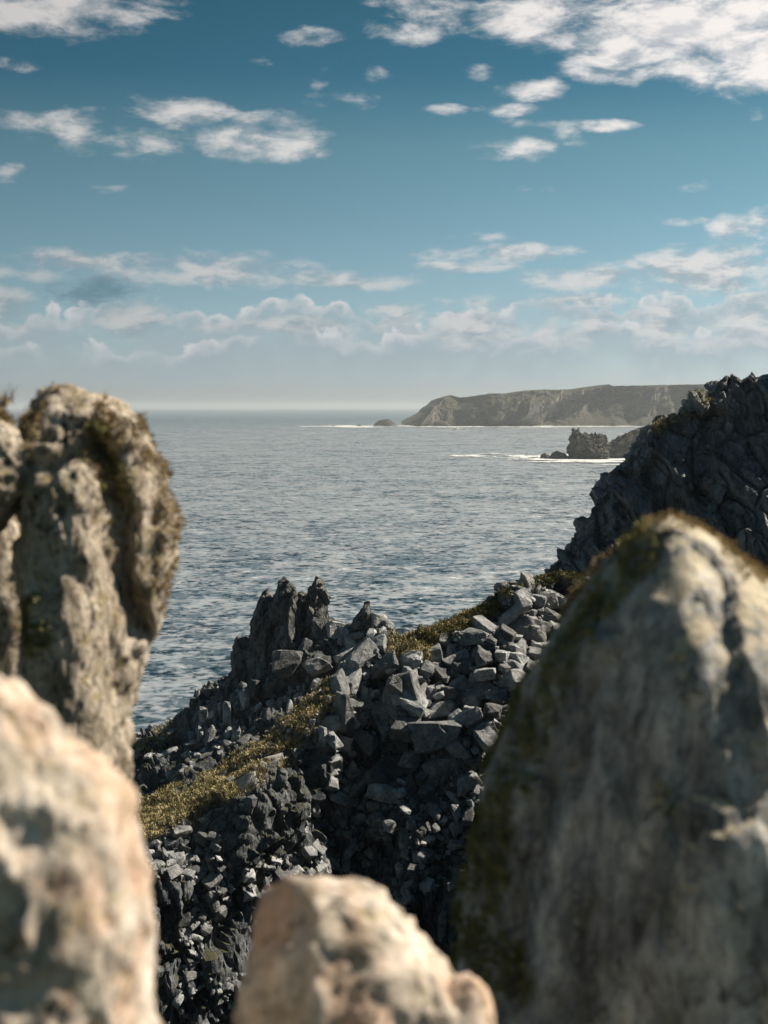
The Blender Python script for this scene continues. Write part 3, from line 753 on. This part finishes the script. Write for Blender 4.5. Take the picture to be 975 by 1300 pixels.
# ------------------------------------------------------------------ pinnacles
def pinnacle_group():
    base = P(370, 900, 101)
    root = empty('rock_castle', base); tag(root, 'dark craggy outcrop crowned by pinnacles standing against the sea', 'outcrop')
    def part(name, outl, Y, T, seed, sub=5, label=None):
        co, f, c, _ = outline_rock(outl, Y, T, sub, 38, (.30, 1.6, 5), (.24, 1.05), (.09, .42), seed, smooth=False, stretch=(1, 1, 1.9))
        o = link(name, mesh_from(name, co + c - base, f), M_PINN, root)
        if label: o['label'] = label
    part('pinnacle', [(312, 920), (318, 822), (326, 775), (333, 754), (340, 749), (348, 756), (352, 800), (360, 920)], 101.5, 1.7, 60, 5, 'left shoulder of the pinnacles')
    part('pinnacle', [(340, 930), (345, 800), (350, 757), (357, 741), (364, 737), (373, 742), (379, 762), (382, 800), (384, 930)], 100.6, 1.5, 61, 6, 'broad blunt pinnacle')
    part('pinnacle', [(380, 900), (387, 800), (391, 762), (396, 741), (402, 732), (409, 738), (416, 765), (420, 800), (424, 900)], 101.2, 1.35, 62, 6, 'tallest narrow pinnacle')
    part('pinnacle', [(374, 850), (377, 768), (382, 755), (388, 754), (393, 766), (396, 850)], 102.3, .9, 63, 5, 'small pinnacle between the two tall ones')
    part('rock_block', [(292, 940), (297, 860), (300, 830), (306, 818), (313, 820), (322, 850), (330, 940)], 102.5, 1.5, 64)
    part('rock_block', [(262, 960), (270, 900), (280, 872), (292, 862), (305, 880), (318, 960)], 102.3, 1.4, 65)
    part('rock_block', [(300, 1000), (318, 900), (330, 850), (352, 840), (372, 870), (378, 990)], 99.0, 1.4, 66)
    part('rock_block', [(225, 985), (235, 925), (250, 900), (268, 896), (285, 925), (292, 985)], 102.3, 1.3, 67)
    part('rock_block', [(350, 960), (362, 880), (372, 850), (390, 850), (402, 880), (398, 930)], 97.6, 1.2, 68)
    part('rock_block', [(394, 850), (404, 790), (418, 786), (432, 792), (440, 820), (436, 860)], 99.3, 1.2, 69)
    part('rock_block', [(185, 1000), (195, 955), (212, 930), (232, 930), (245, 990)], 103.6, 1.2, 70)
pinnacle_group()

# ------------------------------------------------------------------ the dark crag on the right
def build_crag():
    sil = np.array([(686, 728), (697, 718), (708, 705), (740, 660), (754, 634), (772, 616), (774, 600), (786, 585), (802, 574), (824, 552), (830, 538), (838, 530), (852, 526), (868, 521), (873, 508), (887, 500), (905, 496), (909, 484), (930, 474), (942, 479), (956, 471), (975, 472), (1010, 468), (1060, 460), (1120, 455), (1200, 450)], float)
    ni, nj = 420, 360
    s = np.linspace(690, 1200, ni); top = np.interp(s, sil[:, 0], sil[:, 1])
    t = np.linspace(-.28, 1, nj)
    root_loc = P(850, 780, 108)
    G = np.zeros((ni, nj, 3))
    for i in range(ni):
        yt = 112 + (s[i] - 690) * .006
        yb = 105.5
        for j in range(nj):
            tt = t[j]
            if tt < 0:      # behind the skyline
                q = P(s[i], top[i], yt); G[i, j] = (q[0] + .2 * tt, q[1] - tt * 40, q[2] - (tt * tt) * 190)
            else:
                py = top[i] + (830 - top[i]) * tt
                px = s[i] - 18 * tt * min(1, (s[i] - 690) / 90)
                G[i, j] = P(px, py, yt + (yb - yt) * tt ** 1.1)
    N = grid_normals(G); 
    if N[..., 1].mean() > 0: N = -N
    p = G.reshape(-1, 3); n = N.reshape(-1, 3)
    lean = p.copy(); lean[:, 0] += (p[:, 2] - 30) * .38      # joints lean
    warp = .22 * np.stack([vnoise(p / 1.5, 8), vnoise(p / 1.5, 9), vnoise(p / 1.5, 10)], 1)
    h1, cid, e1 = facet(lean + warp, 2.3, 23, (1, 1.4, 2.0), .6)
    h2, _, e2 = facet(lean + warp * .5, .9, 25, (1, 1.2, 1.9), .6)
    h3, _, e3 = facet(p, .4, 26)
    tt = np.tile(t, ni); edge = np.clip(np.abs(tt) / .05, .35, 1)
    big = 2.0 * fbm(lean * np.array((1, 1, .35)), 6, 4, .5, 12)
    buttress = 1.4 * facet(lean, 7.5, 90, (1, 1, 3), .5)[0]
    deep = (np.clip((tt - .03) / .35, 0, 1) * .75 + .04) * np.clip((np.repeat(s, nj) - 720) / 120, 0, 1)
    d = deep * (big + buttress) + np.clip(np.abs(tt) / .04, .45, 1) * .85 * h1 + .28 * h2 + .06 * h3 + .07 * fbm(p, 1.2, 4, .55, 5) - .55 * np.clip(1 - e1 / .09, 0, 1) - .18 * np.clip(1 - e2 / .12, 0, 1)
    d -= .22
    q = p + n * (d * np.clip((1.02 - tt) / .1, .3, 1))[:, None]
    F = grid_faces(ni, nj)[:, ::-1] if True else None
    fcell = cid[F[:, 0]]
    root = empty('crag', root_loc); tag(root, 'tall dark jointed crag rising at the right edge behind the mossy boulder', 'crag')
    ids, cnt = np.unique(fcell, return_counts=True)
    order = ids[np.argsort(-cnt)]
    keep = set(order[:230].tolist())
    def part(name, faces):
        used = np.unique(faces); mp = np.full(len(q), -1); mp[used] = np.arange(len(used))
        return link(name, mesh_from(name, q[used] - root_loc, mp[faces], False), M_CRAG, root)
    for c in order[:230]: part('rock_block', F[fcell == c])
    rest = F[~np.isin(fcell, list(keep))]
    if len(rest): tag(part('rubble', rest), kind='stuff')
    print('crag cells', len(ids))
    return q, n, tt
CQ, CN, CT = build_crag()

# unseen wall continuing the crag out of frame, its height shaped to shade the gully
def build_wall():
    rows = []
    for (y, x0, zt) in ((118, 50, 44), (100, 42, 46), (90, 37, 56), (80, 34, 62), (66, 30, 62), (48, 25, 56), (30, 20, 42), (14, 15, 39.5), (4, 9, 38.0), (-20, 6, 38)):
        rows.append([(x0 + 70, y, zt + 4), (x0 + 25, y, zt + 2), (x0 + 3, y, zt), (x0, y, zt - 3), (x0 - 3, y, zt * .6), (x0 - 8, y, zt * .25), (x0 - 16, y, 0.5)])
    A = np.array(rows, float); A = catmull(A, 150); A = np.swapaxes(catmull(np.swapaxes(A, 0, 1), 120), 0, 1)
    N = grid_normals(A); N = N if N[..., 2].mean() > 0 else -N
    p = A.reshape(-1, 3); n = N.reshape(-1, 3)
    p = p + n * (1.6 * fbm(p, 8, 4, .5, 31) + .8 * facet(p, 3, 32)[0])[:, None]
    o = link('gully_shade_wall', mesh_from('gully_shade_wall', p, grid_faces(150, 120)), M_RIDGE)
    tag(o, 'unseen side wall, raised out of view to shade the gully', None, kind='structure')
build_wall()

# the cliff top under the near boulders
def build_clifftop():
    prof = [(-60, 2.0), (-20, -0.6), (-4, -1.6), (0, -1.75), (2, -2.0), (4, -2.55), (5.6, -3.4), (6.6, -6), (8.5, -14), (12, -26), (20, -36), (36, -39.2)]
    xs = np.linspace(-60, 30, 46); A = np.array([[(x, y, HC + z) for x in xs] for (y, z) in prof], float)
    A = catmull(A, 170); A = np.swapaxes(catmull(np.swapaxes(A, 0, 1), 200), 0, 1)
    p = A.reshape(-1, 3); p = p + np.stack([p[:, 0] * 0, p[:, 1] * 0, .18 * fbm(p, 1.5, 4, .55, 51) - .1], 1)
    N = grid_normals(A).reshape(-1, 3)
    o = link('cliff_top', mesh_from('cliff_top', p, grid_faces(170, 200)), M_SOIL)
    tag(o, 'rough rocky ground of the cliff top under the near boulders', None, kind='structure')
build_clifftop()

# ------------------------------------------------------------------ grass
def blades(pos, nrm, rnd, hmin, hmax, wid, per=5, spread=.12, lean=.5):
    n = len(pos) * per
    b = np.repeat(pos, per, 0) + rnd.normal(0, spread, (n, 3)) * np.array((1, 1, .25))
    h = rnd.uniform(hmin, hmax, n)[:, None]
    up = np.repeat(nrm, per, 0) * .4 + np.array((0, 0, .8)) + rnd.normal(0, lean, (n, 3)); up /= np.linalg.norm(up, axis=1, keepdims=True)
    side = rnd.normal(0, 1, (n, 3)); side -= (side * up).sum(1, keepdims=True) * up; side /= np.linalg.norm(side, axis=1, keepdims=True)
    w = wid * rnd.uniform(.6, 1.4, n)[:, None]
    bend = rnd.normal(0, .35, (n, 3)) * h
    v = np.stack([b - side * w, b + side * w, b + up * h * .6 + side * w * .7 + bend * .4, b + up * h + bend, b + up * h * .6 - side * w * .7 + bend * .4], 1).reshape(-1, 3)
    k = np.arange(n)[:, None] * 5
    f = np.concatenate([k + np.array([[0, 1, 2]]), k + np.array([[0, 2, 4]]), k + np.array([[4, 2, 3]])])
    return v, f
def grass_patch(poly, n, mat, label, seed, h=(.07, .22), wid=.022, q=RQ, nn=RN, px=RPX, py=RPY, idx=None, spread=.18, edge=.9):
    rnd = np.random.default_rng(seed)
    idx = FRONT if idx is None else idx
    k = idx[in_poly(px[idx] + 9 * vnoise(q[idx] / 1.3, seed), py[idx] + 9 * vnoise(q[idx] / 1.3, seed + 1), poly)]
    if not len(k): return
    # clumps: drop parts where noise is low
    k = k[vnoise(q[k] / .9, seed + 2) > -.5]
    k = rnd.choice(k, n)
    v, f = blades(q[k] + rnd.normal(0, .08, (n, 3)), nn[k], rnd, h[0], h[1], wid, 5, spread)
    o = link('grass', mesh_from('grass', v, f), mat)
    tag(o, label, None, kind='stuff')
STRIP = [(165, 1075), (170, 1038), (185, 1016), (250, 990), (300, 962), (345, 930), (400, 884), (432, 860), (440, 872), (415, 905), (375, 945), (330, 985), (275, 1028), (230, 1050), (190, 1066)]
grass_patch(STRIP, 24000, M_GRASS, 'dry yellow-green grass on the sunlit ledge', 1, h=(.05, .17))
grass_patch([(140, 975), (155, 948), (215, 922), (235, 925), (190, 958), (160, 990)], 4000, M_GRASS, 'brown grass at the left foot of the ridge', 2)
grass_patch([(498, 838), (500, 800), (560, 796), (600, 776), (600, 790), (560, 815), (540, 838)], 8000, M_GRASS, 'tawny grass in the dip of the crest', 3)
grass_patch([(535, 815), (540, 800), (600, 775), (645, 748), (655, 756), (610, 790)], 8000, M_HEATH, 'dark heath along the crest', 4)
grass_patch([(660, 745), (668, 725), (700, 722), (742, 735), (745, 750), (700, 745)], 3500, M_HEATH, 'heath around the saddle boulders', 5)
cidx = np.where((CT > -.02) & (CT < .10))[0]
CPX, CPY = proj(CQ)
grass_patch([(820, 545), (830, 520), (905, 490), (905, 512), (860, 530), (838, 548)], 700, M_GRASS, 'thin dry grass on the ledges of the crag', 7, q=CQ, nn=CN, px=CPX, py=CPY, idx=cidx, h=(.08, .22))

# ------------------------------------------------------------------ near boulders
def near_rock(name, label, parts, mat, group=None):
    """parts: list of (part name or None, kwargs). The first is the main body; its lowest point is the origin"""
    info = []
    built = []
    for (pn, kw) in parts:
        co, f, c, nn = outline_rock(**kw); built.append((pn, co + c, f, nn, c))
    allv = np.concatenate([b[1] for b in built])
    org = np.array((allv[:, 0].mean(), allv[:, 1].mean(), allv[:, 2].min()))
    if len(parts) == 1:
        root = link(name, mesh_from(name, built[0][1] - org, built[0][2], True), mat, loc=org)
    else:
        root = empty(name, org)
        for (pn, v, f, nn, c) in built: link(pn, mesh_from(pn, v - org, f, True), mat, root)
    tag(root, label, 'rock', group)
    return root, org, built
def moss_on(root, org, built, polys, n, mat, seed, h=(.004, .010), wid=.0022, name='moss', test=None):
    rnd = np.random.default_rng(seed); V = []; Fc = []; base = 0
    for (pn, v, f, nn, c) in built:
        px, py = proj(v); m = np.zeros(len(v), bool)
        for pl in polys: m |= in_poly(px + 14 * vnoise(v / .09, seed), py + 14 * vnoise(v / .09, seed + 3), pl)
        m &= (nn[:, 1] < .45) & (vnoise(v / .05, seed + 9) > -.25)
        if test is not None: m &= test(v, nn)
        k = np.where(m)[0]
        if not len(k): continue
        k = rnd.choice(k, n)
        bv, bf = blades(v[k] + rnd.normal(0, .006, (n, 3)), nn[k] * 3, rnd, h[0], h[1], wid, 4, .006, .7)
        V.append(bv); Fc.append(bf + base); base += len(bv)
    if V:
        o = link(name, mesh_from(name, np.concatenate(V) - org, np.concatenate(Fc)), mat, root); tag(o, kind='stuff')

# left pillar
PIL = near_rock('standing_rock', 'tall lichened rock pillar with a dark cleft, at the left edge', [
    ('pillar', dict(outline=[(50, 1010), (30, 900), (26, 640), (28, 550), (40, 510), (64, 491), (98, 490), (136, 504), (172, 536), (198, 578), (213, 630), (218, 685), (208, 765), (187, 845), (164, 925), (138, 1000)], Y=4.75, T=.27, sub=6, sharp=26, fb=(.020, .16, 6), fct=(.012, .12), fct2=(.006, .05), seed=201, grooves=[([(108, 555), (135, 590), (155, 660), (160, 740), (175, 800)], 15, .11), ([(60, 600), (90, 575), (120, 570)], 12, .07), ([(205, 600), (190, 700), (185, 800)], 9, .03)], thetas=(0, 18, 38, 60, 78))),
    ('rib', dict(outline=[(48, 1250), (40, 900), (38, 720), (52, 640), (78, 596), (104, 588), (124, 610), (132, 680), (140, 780), (146, 900), (138, 1000), (120, 1250)], Y=4.47, T=.17, sub=6, sharp=26, fb=(.014, .14, 6), fct=(.010, .11), fct2=(.005, .045), seed=202, thetas=(0, 18, 38, 60, 78))),
    ('post', dict(outline=[(20, 1330), (20, 900), (60, 830), (140, 820), (166, 850), (162, 910), (153, 980), (150, 1330)], Y=4.75, T=.22, sub=6, sharp=26, fb=(.016, .14, 6), fct=(.012, .11), fct2=(.006, .045), seed=204)),
    ('back', dict(outline=[(-80, 1200), (-80, 580), (0, 545), (50, 560), (62, 700), (60, 1200)], Y=5.45, T=.16, sub=5, fb=(.02, .16, 5), fct=(.014, .12), seed=205)),
    ('foot', dict(outline=[(-60, 1300), (-60, 700), (-30, 648), (10, 650), (40, 700), (52, 900), (60, 1300)], Y=5.3, T=.15, sub=5, fb=(.02, .16, 5), fct=(.014, .12), seed=203)),
], M_PILLAR)
moss_on(*PIL, [[(105, 560), (115, 520), (175, 530), (225, 620), (232, 700), (210, 780), (196, 760), (205, 690), (196, 620), (150, 570), (165, 640), (140, 640)], [(20, 560), (30, 505), (60, 492), (80, 500), (50, 530), (40, 590)]], 3500, M_MOSS_TAN, 5)
moss_on(*PIL, [[(100, 575), (118, 540), (150, 560), (172, 640), (165, 700), (140, 690), (135, 620)], [(30, 770), (50, 750), (62, 800), (40, 830)]], 1600, M_MOSS, 6)
SLV = near_rock('rock', 'pale rock wedged behind the pillar at the far left edge', [
    (None, dict(outline=[(-70, 700), (-80, 540), (-40, 500), (0, 520), (26, 548), (38, 590), (32, 626), (10, 650), (-20, 700)], Y=4.6, T=.14, sub=6, fb=(.014, .13, 6), fct=(.010, .1), fct2=(.004, .04), seed=210))], M_PILLAR)
moss_on(*SLV, [[(-50, 530), (-20, 488), (18, 500), (22, 535), (0, 530)]], 600, M_MOSS_TAN, 8)
LF = near_rock('rock', 'large out-of-focus tan rock filling the lower left corner', [
    (None, dict(outline=[(-160, 1700), (-170, 1000), (-90, 862), (0, 862), (40, 884), (95, 928), (140, 962), (166, 1010), (178, 1080), (192, 1160), (206, 1260), (218, 1400), (230, 1700)], Y=2.15, T=.20, sub=6, sharp=20, fb=(.016, .12, 6), fct=(.008, .09), fct2=(.004, .03), seed=220, thetas=(0, 20, 42, 62, 80)))], M_FORE)
BC = near_rock('rock', 'blunt pointed tan rock at the bottom centre', [
    ('body', dict(outline=[(270, 1700), (300, 1310), (312, 1235), (323, 1170), (340, 1132), (380, 1111), (432, 1110), (476, 1128), (520, 1166), (560, 1212), (600, 1262), (640, 1330), (720, 1700)], Y=2.5, T=.18, sub=6, sharp=24, fb=(.012, .1, 6), fct=(.008, .085), fct2=(.004, .03), seed=230, thetas=(0, 20, 42, 62, 80), cuts=[((385, 1115, 2.45), (395, 1250, 2.30), (318, 1250, 2.45)), ((385, 1115, 2.45), (395, 1250, 2.30), (560, 1230, 2.40))])),
    ('knob', dict(outline=[(500, 1500), (540, 1262), (570, 1243), (598, 1238), (612, 1246), (626, 1280), (660, 1500)], Y=2.47, T=.10, sub=5, sharp=24, fb=(.006, .06, 5), fct=(.004, .05), seed=231)),
], M_FORE)
RB = near_rock('mossy_boulder', 'huge mossy grey boulder with a sunlit peak at the lower right', [
    (None, dict(outline=[(500, 1750), (560, 1260), (575, 1180), (590, 1090), (612, 1000), (650, 905), (690, 842), (718, 790), (752, 735), (792, 688), (822, 660), (845, 649), (866, 655), (905, 684), (975, 728), (1060, 790), (1160, 920), (1250, 1750)], Y=3.5, T=.55, sub=7, sharp=30, fb=(.015, .24, 6), fct=(.012, .26), fct2=(.005, .07), seed=240, stretch=(1, 1, 1.6),
        cuts=[((858, 672, 3.22), (945, 860, 3.0), (640, 1120, 3.42)), ((858, 672, 3.22), (945, 860, 3.0), (1060, 760, 3.4))], grooves=[([(770, 850), (740, 960), (735, 1080)], 14, .04), ([(880, 900), (870, 1050), (850, 1200)], 14, .04), ([(700, 1000), (665, 1150), (660, 1290)], 12, .04)], thetas=(0, 22, 45, 66, 80)))], M_GREY)
moss_on(*RB, [[(575, 1230), (590, 1080), (640, 920), (690, 845), (752, 735), (826, 660), (850, 700), (800, 760), (740, 850), (700, 930), (660, 1050), (620, 1200)]], 5500, M_MOSS, 11)
moss_on(*RB, [[(690, 850), (752, 735), (826, 655), (856, 648), (925, 684), (975, 712), (975, 745), (900, 700), (850, 672), (790, 715), (740, 790), (700, 860)]], 1500, M_MOSS_TAN, 12)
moss_on(*RB, [[(835, 1000), (850, 985), (870, 1030), (850, 1050)], [(830, 830), (850, 820), (860, 850)], [(600, 1250), (580, 1150), (640, 1150), (700, 1290)]], 1200, M_MOSS, 13)

# grass tufts on top of the pillar
def tuft(px, py, Y, n, h, seed, label):
    rnd = np.random.default_rng(seed); c = P(px, py, Y)
    v, f = blades(np.repeat(c[None], n, 0), np.repeat(np.array([[0, 0, 1.0]]), n, 0), rnd, h * .5, h, .0022, 1, .008, .45)
    o = link('grass_tuft', mesh_from('grass_tuft', v - c, f), M_MOSS_TAN, loc=c)
    tag(o, label, 'grass tuft')
tuft(72, 498, 4.7, 40, .03, 1, 'small dry tuft on the highest point of the pillar')
tuft(133, 508, 4.7, 14, .035, 2, 'thin upright stalks on the right shoulder of the pillar')
tuft(6, 514, 4.62, 50, .05, 3, 'dry tuft on the pale rock at the far left edge')

# ------------------------------------------------------------------ haze
def build_haze():
    bm = bmesh.new(); bmesh.ops.create_cube(bm, size=1.0)
    for v in bm.verts: v.co = Vector((v.co.x * 73000, (v.co.y + .5) * 33500 - 1500, 86 if v.co.z > 0 else -4.5))
    me = bpy.data.meshes.new('haze'); bm.to_mesh(me); bm.free()
    m = bpy.data.materials.new('sea_haze'); m.use_nodes = True; t = NT(m.node_tree); t.n.clear()
    pv = t.new('ShaderNodeVolumePrincipled'); pv.inputs['Color'].default_value = (.84, .93, 1.0, 1)
    pv.inputs['Density'].default_value = .00008; pv.inputs['Anisotropy'].default_value = .3
    o = t.new('ShaderNodeOutputMaterial'); t.l.new(pv.outputs[0], o.inputs['Volume'])
    h = link('haze', me, m); tag(h, kind='stuff')
build_haze()
